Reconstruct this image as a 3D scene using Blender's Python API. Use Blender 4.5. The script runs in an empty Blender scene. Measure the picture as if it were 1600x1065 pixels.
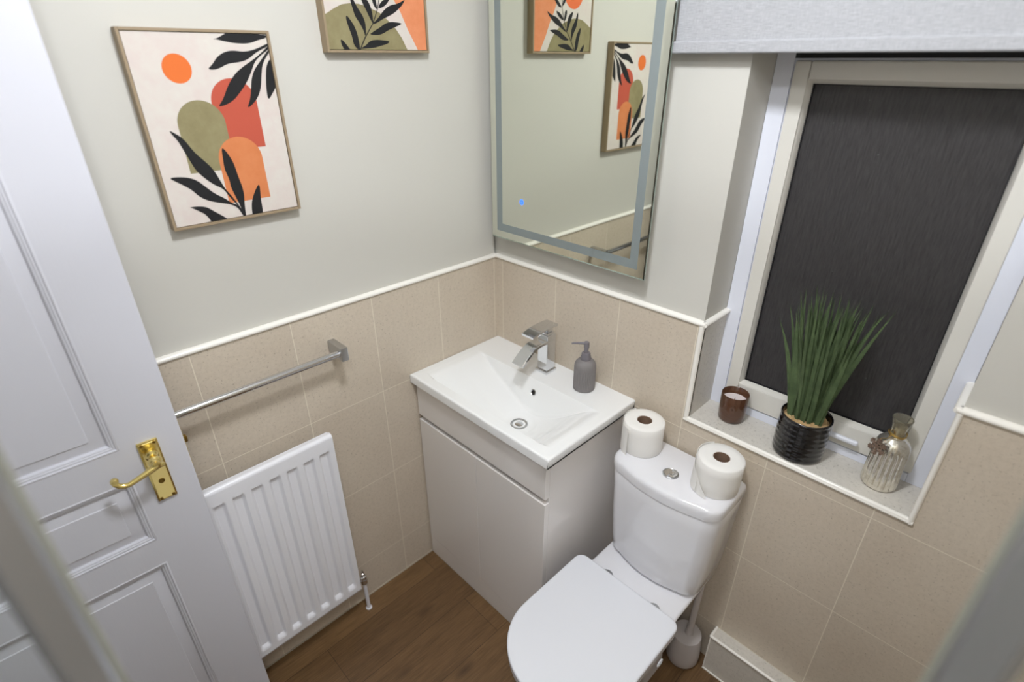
import bpy, bmesh, math, random
from mathutils import Vector, Matrix
random.seed(7)
PI = math.pi
S = bpy.context.scene
COL = S.collection

# ------------------------------------------------------------------ camera, world, lights, exposure
CAM = Vector((1.2951, -1.2067, 1.724))
YAW, PITCH, ROLL, FPX = -0.7896, -0.4831, -0.002, 843.33
f = Vector((math.sin(YAW)*math.cos(PITCH), math.cos(YAW)*math.cos(PITCH), math.sin(PITCH)))
r = Vector((math.cos(YAW), -math.sin(YAW), 0)); u = r.cross(f)
rr = r*math.cos(ROLL)+u*math.sin(ROLL); uu = -r*math.sin(ROLL)+u*math.cos(ROLL)
cd = bpy.data.cameras.new('camera'); cam = bpy.data.objects.new('camera', cd); COL.objects.link(cam)
cam.matrix_world = Matrix(((rr.x, uu.x, -f.x, CAM.x), (rr.y, uu.y, -f.y, CAM.y), (rr.z, uu.z, -f.z, CAM.z), (0, 0, 0, 1)))
cd.sensor_width = 36; cd.lens = 36*FPX/1600; cd.clip_start = .02
cd.dof.use_dof = True; cd.dof.focus_distance = 1.42; cd.dof.aperture_fstop = 1.8
S.camera = cam
w = bpy.data.worlds.new('world'); S.world = w; w.use_nodes = True
w.node_tree.nodes['Background'].inputs[0].default_value = (.02, .022, .03, 1)
w.node_tree.nodes['Background'].inputs[1].default_value = .6
S.view_settings.view_transform = 'Standard'; S.view_settings.look = 'None'
S.view_settings.gamma = 1; S.view_settings.use_curve_mapping = False
S.view_settings.exposure = 0.0
try: S.cycles.max_bounces = 10; S.cycles.diffuse_bounces = 6; S.cycles.glossy_bounces = 6; S.cycles.sample_clamp_indirect = 4
except Exception: pass
# the room is lit by its opal ceiling domes: (position, diameter, emitted watts); the glowing domes are built at the end
LIGHTS = [((.88, -.80), .17, 25.0), ((1.42, -1.34), .13, 12.5)]
LAMP_COL = (.955, .985, 1.03)
CEIL = 2.30

# ------------------------------------------------------------------ materials
def rgb(r_, g, b):
    c = lambda v: ((v/255+.055)/1.055)**2.4 if v > 10.3 else v/255/12.92
    return (c(r_), c(g), c(b), 1)
def mat(name, col, rough=.5, metal=0, coat=0, trans=0, ior=1.45, emit=None, es=0, spec=.5, alpha=1):
    m = bpy.data.materials.new(name); m.use_nodes = True; b = m.node_tree.nodes['Principled BSDF']
    b.inputs['Base Color'].default_value = col; b.inputs['Roughness'].default_value = rough
    b.inputs['Metallic'].default_value = metal; b.inputs['Coat Weight'].default_value = coat
    b.inputs['Coat Roughness'].default_value = .05
    b.inputs['Transmission Weight'].default_value = trans; b.inputs['IOR'].default_value = ior
    b.inputs['Specular IOR Level'].default_value = spec; b.inputs['Alpha'].default_value = alpha
    if emit: b.inputs['Emission Color'].default_value = emit; b.inputs['Emission Strength'].default_value = es
    return m
class NT:
    def __init__(s, m): s.t = m.node_tree; s.b = s.t.nodes['Principled BSDF']
    def n(s, typ, **k):
        q = s.t.nodes.new(typ)
        for a, v in k.items():
            if a.startswith('_'): setattr(q, a[1:], v)
        return q
    def l(s, a, b): s.t.links.new(a, b)
    def coord(s, scale=(1, 1, 1), loc=(0, 0, 0), rot=(0, 0, 0)):
        c = s.n('ShaderNodeTexCoord'); m = s.n('ShaderNodeMapping'); s.l(c.outputs['Object'], m.inputs[0])
        m.inputs['Scale'].default_value = scale; m.inputs['Location'].default_value = loc; m.inputs['Rotation'].default_value = rot
        return m.outputs[0]
    def noise(s, vec, scale, detail=3, rough=.5):
        q = s.n('ShaderNodeTexNoise'); s.l(vec, q.inputs['Vector']); q.inputs['Scale'].default_value = scale
        q.inputs['Detail'].default_value = detail; q.inputs['Roughness'].default_value = rough; return q.outputs['Fac']
    def ramp(s, fac, stops):
        q = s.n('ShaderNodeValToRGB'); s.l(fac, q.inputs[0]); e = q.color_ramp.elements
        while len(e) < len(stops): e.new(.5)
        for el, (p, c) in zip(e, stops): el.position = p; el.color = c
        return q.outputs[0]
    def mix(s, fac, a, b, mode='MIX'):
        q = s.n('ShaderNodeMix', _data_type='RGBA', _blend_type=mode)
        for i, v in ((0, fac), (6, a), (7, b)):
            if hasattr(v, 'links'): s.l(v, q.inputs[i])
            else: q.inputs[i].default_value = v
        return q.outputs[2]
    def bump(s, h, strength=.2, dist=.001):
        q = s.n('ShaderNodeBump'); s.l(h, q.inputs['Height']); q.inputs['Strength'].default_value = strength
        q.inputs['Distance'].default_value = dist; s.l(q.outputs[0], s.b.inputs['Normal'])
def with_bump(m, scale=(1, 1, 1), ns=300, strength=.1, dist=.0005, detail=3):
    t = NT(m); t.bump(t.noise(t.coord(scale), ns, detail), strength, dist); return m

M = {}
M['paint'] = with_bump(mat('wall paint', rgb(205, 203, 196), .6, spec=.3), ns=120, strength=.1)
M['ceiling'] = mat('ceiling white', rgb(235, 234, 230), .8)
def tile_mat(name, axis, off, wd, rowz, rowh, base=(208, 196, 179)):
    """ceramic tile with light grout lines; axis 0: runs along world x, 1: along world y"""
    m = mat(name, rgb(*base), .38); t = NT(m)
    tc = t.n('ShaderNodeTexCoord'); sx = t.n('ShaderNodeSeparateXYZ'); t.l(tc.outputs['Object'], sx.inputs[0])
    cb = t.n('ShaderNodeCombineXYZ')
    a = t.n('ShaderNodeMath', _operation='ADD'); t.l(sx.outputs[axis], a.inputs[0]); a.inputs[1].default_value = -off+20*wd
    c = t.n('ShaderNodeMath', _operation='ADD'); t.l(sx.outputs[2], c.inputs[0]); c.inputs[1].default_value = -rowz+20*rowh
    t.l(a.outputs[0], cb.inputs[0]); t.l(c.outputs[0], cb.inputs[1])
    br = t.n('ShaderNodeTexBrick'); br.offset = 0; br.squash = 1; t.l(cb.outputs[0], br.inputs['Vector'])
    for k, v in (('Scale', 1), ('Mortar Size', .0014), ('Mortar Smooth', .2), ('Bias', 0), ('Brick Width', wd), ('Row Height', rowh)):
        br.inputs[k].default_value = v
    br.inputs['Color1'].default_value = (1, 1, 1, 1); br.inputs['Color2'].default_value = (.93, .93, .93, 1)
    v = t.coord()
    n1 = t.noise(v, 95, 5, .7); n2 = t.noise(v, 6, 2); n3 = t.noise(v, 170, 3, .6)
    c1 = t.ramp(n1, [(.3, rgb(*(k-9 for k in base))), (.5, rgb(*base)), (.72, rgb(*(min(255, k+5) for k in base)))])
    c2 = t.mix(t.ramp(n3, [(.30, (1, 1, 1, 1)), (.40, (0, 0, 0, 1))]), c1, rgb(*(k-38 for k in base)))
    c3 = t.mix(.10, c2, t.ramp(n2, [(.3, rgb(170, 150, 130)), (.7, rgb(225, 215, 200))]))
    c4 = t.mix(1.0, c3, br.outputs['Color'], 'MULTIPLY')
    t.l(t.mix(br.outputs['Fac'], c4, rgb(226, 217, 200)), t.b.inputs['Base Color'])
    q = t.n('ShaderNodeMath', _operation='MULTIPLY_ADD'); t.l(br.outputs['Fac'], q.inputs[0]); q.inputs[1].default_value = -1
    nn = t.n('ShaderNodeMath', _operation='MULTIPLY'); t.l(n1, nn.inputs[0]); nn.inputs[1].default_value = .25; t.l(nn.outputs[0], q.inputs[2])
    t.bump(q.outputs[0], .25, .0008)
    rg = t.n('ShaderNodeMath', _operation='MULTIPLY_ADD'); t.l(br.outputs['Fac'], rg.inputs[0]); rg.inputs[1].default_value = .35; rg.inputs[2].default_value = .36
    t.l(rg.outputs[0], t.b.inputs['Roughness'])
    return m
RZ, RH = .8003, .3212
M['tile_left'] = tile_mat('beige tile left', 1, -.2497, .2404, RZ, RH)
M['tile_back'] = tile_mat('beige tile back', 0, .2735, .2395, RZ, RH)
M['tile_plain'] = tile_mat('beige tile reveal', 0, 50, 97, 60, 97, base=(214, 210, 202))
M['trim'] = mat('glazed white trim', rgb(246, 243, 236), .22)
M['trimw'] = mat('white upvc trim', rgb(232, 234, 242), .3)
M['upvc'] = mat('white upvc', rgb(232, 235, 246), .32)
M['sash'] = mat('cream upvc', rgb(226, 223, 215), .35)
M['gasket'] = mat('black gasket', rgb(30, 30, 32), .6)
def glass_obscure():
    m = mat('obscured window glass', rgb(96, 92, 94), .40, trans=.66, ior=1.45); t = NT(m)
    v = t.coord((1, 1, .10)); n = t.noise(v, 170, 4, .65); t.bump(n, .8, .003)
    sp = t.noise(t.coord(), 60, 1); c = t.ramp(t.noise(t.coord((1, 1, .1)), 260, 3, .7), [(.3, rgb(82, 79, 80)), (.7, rgb(116, 112, 113))])
    t.l(t.mix(t.ramp(sp, [(.80, (0, 0, 0, 1)), (.82, (1, 1, 1, 1))]), c, rgb(150, 150, 150)), t.b.inputs['Base Color'])
    return m
M['glass_obscure'] = glass_obscure()
M['gloss'] = mat('white gloss lacquer', rgb(238, 234, 231), .12, coat=.5)
M['ceramic'] = mat('white ceramic', rgb(243, 244, 244), .08, coat=.4)
M['ceramic2'] = mat('white toilet ceramic', rgb(232, 232, 236), .10, coat=.3)
M['seatplastic'] = mat('white seat plastic', rgb(227, 229, 235), .22)
M['chrome'] = mat('chrome', (.72, .73, .75, 1), .07, 1)
M['chromes'] = mat('satin chrome', (.52, .53, .54, 1), .3, 1)
M['brass'] = mat('polished brass', rgb(240, 218, 142), .18, 1)
M['brassd'] = mat('brass screw', rgb(140, 112, 55), .3, 1)
M['dark'] = mat('dark gap', rgb(25, 22, 20), .7)
M['radiator'] = with_bump(mat('radiator enamel', rgb(236, 237, 243), .28), ns=60, strength=.03)
def door_mat():
    m = mat('white door paint', rgb(213, 214, 223), .36); t = NT(m)
    t.bump(t.noise(t.coord((1, 1, .07)), 260, 4, .6), .16, .0006); return m
M['door'] = door_mat()
def floor_mat():
    m = mat('oak vinyl plank', rgb(110, 80, 55), .42); t = NT(m)
    tc = t.n('ShaderNodeTexCoord'); sx = t.n('ShaderNodeSeparateXYZ'); t.l(tc.outputs['Object'], sx.inputs[0])
    cb = t.n('ShaderNodeCombineXYZ')
    a = t.n('ShaderNodeMath', _operation='ADD'); t.l(sx.outputs[1], a.inputs[0]); a.inputs[1].default_value = 10.02
    c = t.n('ShaderNodeMath', _operation='ADD'); t.l(sx.outputs[0], c.inputs[0]); c.inputs[1].default_value = 10*.172-.085
    t.l(a.outputs[0], cb.inputs[0]); t.l(c.outputs[0], cb.inputs[1])
    br = t.n('ShaderNodeTexBrick'); br.offset = .37; br.offset_frequency = 2; t.l(cb.outputs[0], br.inputs['Vector'])
    for k, v in (('Scale', 1), ('Mortar Size', .0007), ('Mortar Smooth', .3), ('Bias', 0), ('Brick Width', 1.2), ('Row Height', .172)):
        br.inputs[k].default_value = v
    br.inputs['Color1'].default_value = (1.0, 1.0, 1.0, 1); br.inputs['Color2'].default_value = (.74, .72, .72, 1)
    wv = t.noise(t.coord((9, 1.1, 1)), 3.2, 4, .6)
    wd = t.ramp(wv, [(.25, rgb(90, 67, 42)), (.45, rgb(116, 90, 58)), (.6, rgb(130, 101, 66)), (.8, rgb(94, 73, 50))])
    gr = t.noise(t.coord((60, 2.2, 1)), 5, 5, .7)
    c2 = t.mix(.55, wd, t.ramp(gr, [(.3, rgb(72, 50, 30)), (.7, rgb(140, 108, 74))]))
    kn = t.n('ShaderNodeTexVoronoi'); kn.inputs['Scale'].default_value = 1; t.l(t.coord((9.5, 3.6, 1)), kn.inputs['Vector'])
    c3 = t.mix(t.ramp(kn.outputs['Distance'], [(.0, (.75, .75, .75, 1)), (.17, (0, 0, 0, 1))]), c2, rgb(58, 40, 28))
    c4 = t.mix(1.0, c3, br.outputs['Color'], 'MULTIPLY')
    t.l(t.mix(br.outputs['Fac'], c4, rgb(45, 32, 24)), t.b.inputs['Base Color'])
    t.bump(gr, .12, .0005); return m
M['floor'] = floor_mat()
M['grout'] = mat('floor edge sealant', rgb(176, 166, 150), .6)
def blind_mat():
    m = mat('linen blind fabric', rgb(214, 214, 216), .85); t = NT(m)
    a = t.noise(t.coord((16, 1, 420)), 3, 4, .7); b = t.noise(t.coord((460, 1, 20)), 3, 3, .7)
    c = t.mix(.4, a, b)
    t.l(t.ramp(c, [(.32, rgb(136, 137, 141)), (.5, rgb(170, 171, 175)), (.68, rgb(198, 199, 203))]), t.b.inputs['Base Color'])
    t.bump(c, .3, .001); return m
M['blind'] = blind_mat()
M['frame'] = with_bump(mat('pale oak frame', rgb(152, 134, 108), .55), (1, 1, 1), ns=200, strength=.1)
def canvas_mat(name, col, col2):
    m = mat(name, rgb(*col), .8); t = NT(m)
    t.l(t.ramp(t.noise(t.coord(), 28, 4, .6), [(.35, rgb(*col)), (.65, rgb(*col2))]), t.b.inputs['Base Color']); return m
M['canvas'] = canvas_mat('canvas cream', (214, 208, 200), (212, 200, 194))
M['ink_orange'] = mat('print orange', rgb(220, 112, 50), .8)
M['ink_red'] = mat('print terracotta', rgb(186, 84, 64), .8)
M['ink_apricot'] = canvas_mat('print apricot', (204, 122, 74), (210, 130, 82))
M['ink_olive'] = canvas_mat('print olive', (134, 125, 90), (146, 138, 102))
M['ink_black'] = mat('print black', rgb(22, 22, 24), .75)
M['ink_coral'] = canvas_mat('print coral', (220, 136, 92), (228, 146, 104))
M['ink_vermilion'] = mat('print vermilion', rgb(226, 112, 66), .8)
M['mirror'] = mat('mirror silver', rgb(228, 231, 220), .0, 1)
M['frost'] = mat('frosted mirror band', rgb(146, 156, 157), .5, .35)
M['glassedge'] = mat('polished glass edge', rgb(170, 186, 176), .1, .5)
M['led'] = mat('blue touch light', rgb(90, 140, 240), .4, emit=rgb(70, 130, 255), es=1.1)
M['led2'] = mat('blue touch symbol', rgb(30, 70, 200), .4, emit=rgb(20, 60, 210), es=.6)
M['soap'] = mat('grey resin', rgb(128, 124, 124), .6)
M['soap2'] = mat('grey plastic pump', rgb(118, 114, 120), .5)
M['paper'] = with_bump(mat('toilet tissue', rgb(240, 238, 234), .95), ns=500, strength=.5, dist=.0006)
M['card'] = mat('brown cardboard tube', rgb(132, 106, 88), .8)
M['brush'] = mat('matt grey-white plastic', rgb(190, 184, 182), .45)
M['candleglass'] = mat('brown glass', rgb(112, 76, 56), .12, trans=.45, coat=.3)
M['wax'] = mat('white wax', rgb(232, 222, 220), .5)
M['wick'] = mat('wick', rgb(120, 100, 80), .8)
def pot_mat():
    m = mat('black glazed pot', rgb(20, 19, 20), .16, coat=.5); t = NT(m)
    t.bump(t.noise(t.coord((1, 1, 5)), 26, 2), .35, .004); return m
M['pot'] = pot_mat()
M['moss'] = canvas_mat('pale dried moss', (150, 118, 78), (206, 176, 128))
M['leaf'] = canvas_mat('artificial grass blade', (62, 78, 48), (84, 102, 66))
def merc():
    m = mat('mercury glass', rgb(236, 233, 225), .13, .88); t = NT(m)
    t.l(t.ramp(t.noise(t.coord(), 90, 4, .7), [(.3, rgb(196, 189, 174)), (.55, rgb(234, 230, 220))]), t.b.inputs['Base Color']); return m
M['mercury'] = merc()
M['neckglass'] = mat('clear silvered glass', rgb(236, 230, 210), .05, trans=.9, ior=1.3)
M['gold'] = mat('gold cord', rgb(200, 164, 86), .35, .8)
M['ornament'] = mat('brown glitter wood', rgb(112, 92, 78), .75)
M['clearglass'] = mat('clear shower glass', (.95, .98, .97, 1), .0, trans=1, ior=1.12)
M['aluminium'] = mat('silver shower frame', rgb(176, 178, 182), .26, .85)
M['seal'] = mat('clear olive seal', rgb(140, 141, 130), .4)
M['lampglow'] = mat('lit lamp face', (1, 1, 1, 1), .5, emit=(1, .97, .94, 1), es=6)
M['lampring'] = mat('white lamp ring', rgb(235, 235, 235), .4)

# ------------------------------------------------------------------ mesh helpers
def obj(name, bm, m, parent=None, smooth=40, sub=0, kind=None):
    me = bpy.data.meshes.new(name)
    bmesh.ops.recalc_face_normals(bm, faces=bm.faces[:])
    bm.to_mesh(me); bm.free()
    for q in (m if isinstance(m, (list, tuple)) else [m]): me.materials.append(q)
    if smooth:
        me.shade_smooth(); me.set_sharp_from_angle(angle=math.radians(smooth))
    o = bpy.data.objects.new(name, me); COL.objects.link(o)
    if parent: o.parent = parent
    if kind: o['kind'] = kind
    if smooth == 40:
        wn = o.modifiers.new('weighted', 'WEIGHTED_NORMAL'); wn.keep_sharp = True; wn.weight = 80
    if sub:
        s = o.modifiers.new('s', 'SUBSURF'); s.levels = s.render_levels = sub
    return o
def thing(name, label, cat, loc=(0, 0, 0), rotz=0, group=None, kind=None):
    o = bpy.data.objects.new(name, None); COL.objects.link(o); o.location = loc; o.rotation_euler = (0, 0, rotz)
    o.empty_display_size = .05; o['label'] = label; o['category'] = cat
    if group: o['group'] = group
    if kind: o['kind'] = kind
    return o
def box(bm, x0, x1, y0, y1, z0, z1, bev=0, seg=2, mi=0, mtx=None):
    t = bmesh.new(); bmesh.ops.create_cube(t, size=1)
    for v in t.verts: v.co = Vector((x0+(v.co.x+.5)*(x1-x0), y0+(v.co.y+.5)*(y1-y0), z0+(v.co.z+.5)*(z1-z0)))
    if bev: bmesh.ops.bevel(t, geom=t.edges[:], offset=bev, segments=seg, profile=.5, affect='EDGES')
    if mtx:
        for v in t.verts: v.co = mtx @ v.co
    return merge(bm, t, mi)
def merge(bm, t, mi=0):
    vm = {v: bm.verts.new(v.co) for v in t.verts}
    for fc in t.faces:
        try: q = bm.faces.new([vm[v] for v in fc.verts]); q.material_index = mi
        except ValueError: pass
    t.free(); return bm
def loft(bm, loops, cap0=True, cap1=True, mi=0, closed=True):
    rows = [[bm.verts.new(p) for p in L] for L in loops]
    n = len(rows[0])
    for a, b in zip(rows, rows[1:]):
        for i in range(n if closed else n-1):
            j = (i+1) % n; q = bm.faces.new((a[i], a[j], b[j], b[i])); q.material_index = mi
    if cap0: q = bm.faces.new(rows[0][::-1]); q.material_index = mi
    if cap1: q = bm.faces.new(rows[-1]); q.material_index = mi
    return bm
def lathe(bm, prof, cx=0, cy=0, seg=40, mi=0, cap0=True, cap1=True, flute=0, nfl=0, zr=None):
    loops = []
    for (rad, z) in prof:
        L = []
        for i in range(seg):
            a = 2*PI*i/seg; q = rad
            if flute and zr and zr[0] <= z <= zr[1]:
                q = rad*(1-flute*(.5-.5*abs(math.cos(nfl*a/2))**.7*1.0))
            L.append((cx+q*math.cos(a), cy+q*math.sin(a), z))
        loops.append(L)
    return loft(bm, loops, cap0, cap1, mi)
def tube(bm, pts, rad, seg=12, mi=0):
    pts = [Vector(p) for p in pts]; rads = rad if isinstance(rad, (list, tuple)) else [rad]*len(pts)
    loops = []; up = None
    for i, p in enumerate(pts):
        t = (pts[min(i+1, len(pts)-1)]-pts[max(i-1, 0)]).normalized()
        if up is None:
            up = Vector((0, 0, 1)) if abs(t.z) < .9 else Vector((1, 0, 0))
        a = t.cross(up).normalized(); b = a.cross(t).normalized(); up = b
        loops.append([p+(a*math.cos(2*PI*k/seg)+b*math.sin(2*PI*k/seg))*rads[i] for k in range(seg)])
    return loft(bm, loops, mi=mi)
def prism(bm, poly, z0, z1, mi=0, plane='xy'):
    def P(a, b, c): return {'xy': (a, b, c), 'xz': (a, c, b), 'yz': (c, a, b)}[plane]
    return loft(bm, [[P(a, b, z0) for a, b in poly], [P(a, b, z1) for a, b in poly]], mi=mi)
def B(): return bmesh.new()
def struct(name, bm, m, parent=None, smooth=40):
    return obj(name, bm, m, parent, smooth, kind='structure')

# ------------------------------------------------------------------ room shell
XR, YF, H = 1.74, -1.84, CEIL          # right wall, front wall, ceiling
XL, XW, ZS, RD, ZT = .7700, 1.2905, .8435, .135, 1.1192   # window opening, sill height, reveal depth, tile top
PB = .006                              # paint plane sits this far behind the tile face
b = B(); box(b, -.02, XR+.2, YF-1.3, .30, -.06, 0); struct('floor', b, M['floor'])
b = B(); box(b, -.2, XR+.2, YF-1.3, .36, CEIL, CEIL+.08); struct('ceiling', b, M['ceiling'])
b = B(); box(b, -.16, -PB, YF-1.3, .0, 0, CEIL); wl = struct('wall_left', b, M['paint'])
b = B(); box(b, -PB, 0, YF, 0, 0, ZT); struct('tiling', b, M['tile_left'], wl)
b = B(); W0, W1 = PB, .34
box(b, -.16, XL-.006, W0, W1, 0, CEIL); box(b, XW+.006, XR+.16, W0, W1, 0, CEIL)
box(b, XL-.006, XW+.006, W0, W1, 0, ZS-.006); box(b, XL-.006, XW+.006, W0, W1, 2.02, CEIL)
wb = struct('wall_back', b, M['paint'])
b = B(); box(b, 0, XL, 0, PB, 0, ZT); box(b, XL, XW, 0, PB, 0, ZS); box(b, XW, XR, 0, PB, 0, ZT)
struct('tiling', b, M['tile_back'], wb)
b = B(); box(b, XL-.006, XL, .001, RD, ZS, ZT); box(b, XW, XW+.006, .001, RD, ZS, ZT); box(b, XL, XW, .001, .30, ZS-.006, ZS)
struct('reveal_tiling', b, M['tile_plain'], wb)
b = B(); box(b, XR, XR+.12, YF-.1, W1, 0, CEIL); wr = struct('wall_right', b, M['paint'])
b = B(); box(b, XR-.006, XR, YF, 0, 0, 2.0); struct('tiling', b, M['tile_left'], wr)
DX0, DX1 = .10, .86
b = B(); box(b, -.16, DX0, YF-.12, YF, 0, CEIL); box(b, DX1, XR+.12, YF-.12, YF, 0, CEIL); box(b, DX0, DX1, YF-.12, YF, 1.96, CEIL)
struct('wall_front', b, M['paint'])
b = B(); box(b, -.16, XR+.2, YF-1.36, YF-1.3, 0, CEIL); box(b, 1.1, 1.16, YF-1.3, YF-.12, 0, CEIL); struct('wall_hall', b, M['paint'])
b = B(); box(b, DX0-.06, DX0, YF, YF+.012, 0, 2.02, .003); box(b, DX1, DX1+.06, YF, YF+.012, 0, 2.02, .003); box(b, DX0, DX1, YF, YF+.012, 1.96, 2.02, .003)
struct('trim_1', b, M['door'])

# glazed trims: quarter-round pieces along the tile edges
def trimbar(name, p0, p1, up=(0, 0, 1), out=(0, -1, 0), h=.0145, d=.009, m=None, parent=None):
    p0, p1, up, out = map(Vector, (p0, p1, up, out)); prof = []
    for k in range(9):
        a = PI*k/8; prof.append((math.cos(a)*h/2, math.sin(a)*d))
    bb = B(); loft(bb, [[p+up*(h/2+q[0])+out*(q[1]-.002) for q in prof+[(-h/2, -.004), (h/2, -.004)]] for p in (p0, p1)])
    return struct(name, bb, m or M['trim'], parent, smooth=50)
trimbar('trim_2', (0, 0, ZT), (0, YF, ZT), out=(1, 0, 0))
trimbar('trim_3', (0, 0, ZT), (XL+.002, 0, ZT))
trimbar('trim_4', (XW-.002, 0, ZT), (XR, 0, ZT))
trimbar('trim_5', (XL, -.004, ZT), (XL, RD, ZT), out=(1, 0, 0))
trimbar('trim_6', (XW, -.004, ZT), (XW, RD, ZT), out=(-1, 0, 0))
trimbar('trim_7', (XL, 0, ZS), (XL, 0, ZT+.001), up=(-1, 0, 0))
trimbar('trim_8', (XW, 0, ZS-.01), (XW, 0, ZT+.001), up=(1, 0, 0), h=.012)
trimbar('trim_9', (XL-.012, 0, ZS), (XW+.011, 0, ZS), up=(0, 0, -1), h=.013, d=.009)
b = B(); tube(b, [(XL-.012, .0005, ZS-.0035), (XW+.010, .0005, ZS-.0035)], .0062, 14); struct('trim_10', b, M['trim'])
# boxed-in pipes at the foot of the back wall
b = B(); box(b, .982, XR-.006, -.041, -.0002, 0.0005, .157); bx = struct('baseboard_back', b, M['tile_plain'])
b = B(); tube(b, [(.980, -.0415, .156), (XR-.008, -.0415, .156)], .0048, 12); tube(b, [(.982, -.0415, .157), (.982, -.001, .157)], .0042, 12)
tube(b, [(.982, -.0415, .001), (.982, -.0415, .155)], .0022, 10); box(b, .980, XR-.008, -.0445, -.041, 0, .004)
struct('edge_trim', b, M['trim'], bx)
b = B(); box(b, 0, .004, YF, -.37, 0, .003); struct('trim_11', b, M['grout'])

# ------------------------------------------------------------------ window
wroot = thing('window_1', 'white framed window with dark obscured glass above a tiled sill', 'window', kind='structure')
def ring(bm, x0, x1, z0, z1, t, y0, y1, bev=.002, tb=None, tt=None):
    tb = tb or t; tt = tt or t
    box(bm, x0, x0+t, y0, y1, z0, z1, bev); box(bm, x1-t, x1, y0, y1, z0, z1, bev)
    box(bm, x0+t, x1-t, y0, y1, z0, z0+tb, bev); box(bm, x0+t, x1-t, y0, y1, z1-tt, z1, bev)
b = B(); ring(b, XL-.0055, XW+.0055, ZS, 2.018, .0395, .125, .20, tb=.024); ring(b, XL+.008, XW-.008, ZS+.008, 2.01, .034, .131, .21, tb=.02)
box(b, XL+.03, XW-.03, .128, .20, 1.712, 1.735, .002)
obj('window_frame', b, M['upvc'], wroot)
SX0, SX1, SZ0, SZ1 = XL+.037, XW-.030, .871, 1.718
b = B(); ring(b, SX0, SX1, SZ0, SZ1, .033, .121, .185, .004, tb=.062, tt=.036)
# sloped beads
def bead(bm, x0, x1, z0, z1, w, ya, yb):
    o = [(x0, ya, z0), (x1, ya, z0), (x1, ya, z1), (x0, ya, z1)]; i = [(x0+w, yb, z0+w), (x1-w, yb, z0+w), (x1-w, yb, z1-w), (x0+w, yb, z1-w)]
    ob = [(p[0], .18, p[2]) for p in o]; ib = [(p[0], .18, p[2]) for p in i]
    loft(bm, [ob, o, i, ib], False, False)
bead(b, SX0+.031, SX1-.031, SZ0+.06, SZ1-.034, .011, .122, .139)
sash = obj('sash', b, M['sash'], wroot)
b = B(); box(b, SX0+.04, SX1-.04, .142, .147, SZ0+.066, SZ1-.04); obj('glass_pane', b, M['glass_obscure'], sash)
b = B(); ring(b, SX0+.0405, SX1-.0405, SZ0+.0695, SZ1-.0435, .0025, .137, .142, 0); obj('gasket', b, M['gasket'], sash)
b = B(); ring(b, SX0, SX1, 1.742, 1.99, .02, .125, .185, .003); up = obj('fanlight_sash', b, M['sash'], wroot)
b = B(); box(b, SX0+.018, SX1-.018, .142, .147, 1.755, 1.975); obj('glass_pane', b, M['glass_obscure'], up)
b = B(); box(b, SX0-.005, SX1+.005, .126, .128, 1.722, 1.745); obj('gasket', b, M['gasket'], up)  # black strip standing in for the dark gap between sash and fanlight
# casement handle on the bottom of the sash
b = B(); box(b, 1.050, 1.086, .112, .121, .892, .916, .003); box(b, 1.052, 1.148, .098, .110, .897, .910, .005, 3); box(b, 1.055, 1.075, .104, .121, .897, .911, .003)
obj('handle', b, M['trimw'], sash)
b = B(); box(b, XL-.3, XW+.3, .9, .92, .3, 2.2)   # night wall of the neighbouring house beyond
struct('wall_outside', b, mat('night brick', rgb(40, 36, 36), .9))

# ------------------------------------------------------------------ roller blind
bl = thing('roller_blind', 'pale grey linen roller blind hanging over the top of the window', 'blind', (.6, -.03, 2.2))
def blobj(n, bb, mm): 
    for v in bb.verts: v.co -= Vector((.6, -.03, 2.2))
    return obj(n, bb, mm, bl)
b = B(); box(b, .606, 1.62, -.0285, -.0270, 1.745, 2.2); blobj('fabric', b, M['blind'])
b = B(); box(b, .600, 1.625, -.034, -.024, 1.731, 1.7545, .004, 3); blobj('hem_bar', b, M['blind'])
b = B(); tube(b, [(.606, -.012-.022, 2.2), (1.62, -.034, 2.2)], .022, 20); blobj('roller_tube', b, M['trimw'])
for x in (.592, 1.622):
    b = B(); box(b, x, x+.012, -.062, .006, 2.17, 2.235, .003); blobj('bracket', b, M['trimw'])

# ------------------------------------------------------------------ mirror
MX0, MX1, MZ0, MZ1, MY = .0345, .607, 1.213, 1.98, -.045
mr = thing('wall_mirror', 'tall rectangular bathroom mirror with frosted border band on the wall over the washbasin', 'mirror', (MX0, MY, MZ0))
def off(bb, o): 
    for v in bb.verts: v.co -= Vector(o)
    return bb
MO = (MX0, MY, MZ0)
b = B()
o_, i1, i2 = .0, .024, .048
def rect(ins, y): return [(MX0+ins, y, MZ0+ins), (MX1-ins, y, MZ0+ins), (MX1-ins, y, MZ1-ins), (MX0+ins, y, MZ1-ins)]
loft(b, [rect(0, MY+.005), rect(0, MY+.0012), rect(.0035, MY), rect(i1, MY)], True, False)
for fc in list(b.faces)[:5]: fc.material_index = 1
t_ = B(); loft(t_, [rect(i1, MY), rect(i2, MY)], False, False); merge(b, t_, 2)
t_ = B(); t_.faces.new([t_.verts.new(p) for p in rect(i2, MY)]); merge(b, t_, 0)
bmesh.ops.remove_doubles(b, verts=b.verts[:], dist=1e-6)
obj('mirror_glass', off(b, MO), [M['mirror'], M['glassedge'], M['frost']], mr, smooth=0)
b = B(); box(b, MX0+.03, MX1-.03, MY+.0055, PB, MZ0+.03, MZ1-.03); obj('backing_box', off(b, MO), M['trimw'], mr)
b = B()
def disc(bm, c, rad, t, axis='y', seg=28, mi=0):
    L = lambda y: [(c[0]+rad*math.cos(2*PI*k/seg), y, c[2]+rad*math.sin(2*PI*k/seg)) for k in range(seg)]
    loft(bm, [L(c[1]), L(c[1]-t)], mi=mi)
disc(b, (.166, MY-.0003, 1.342), .0085, .0006)
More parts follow.
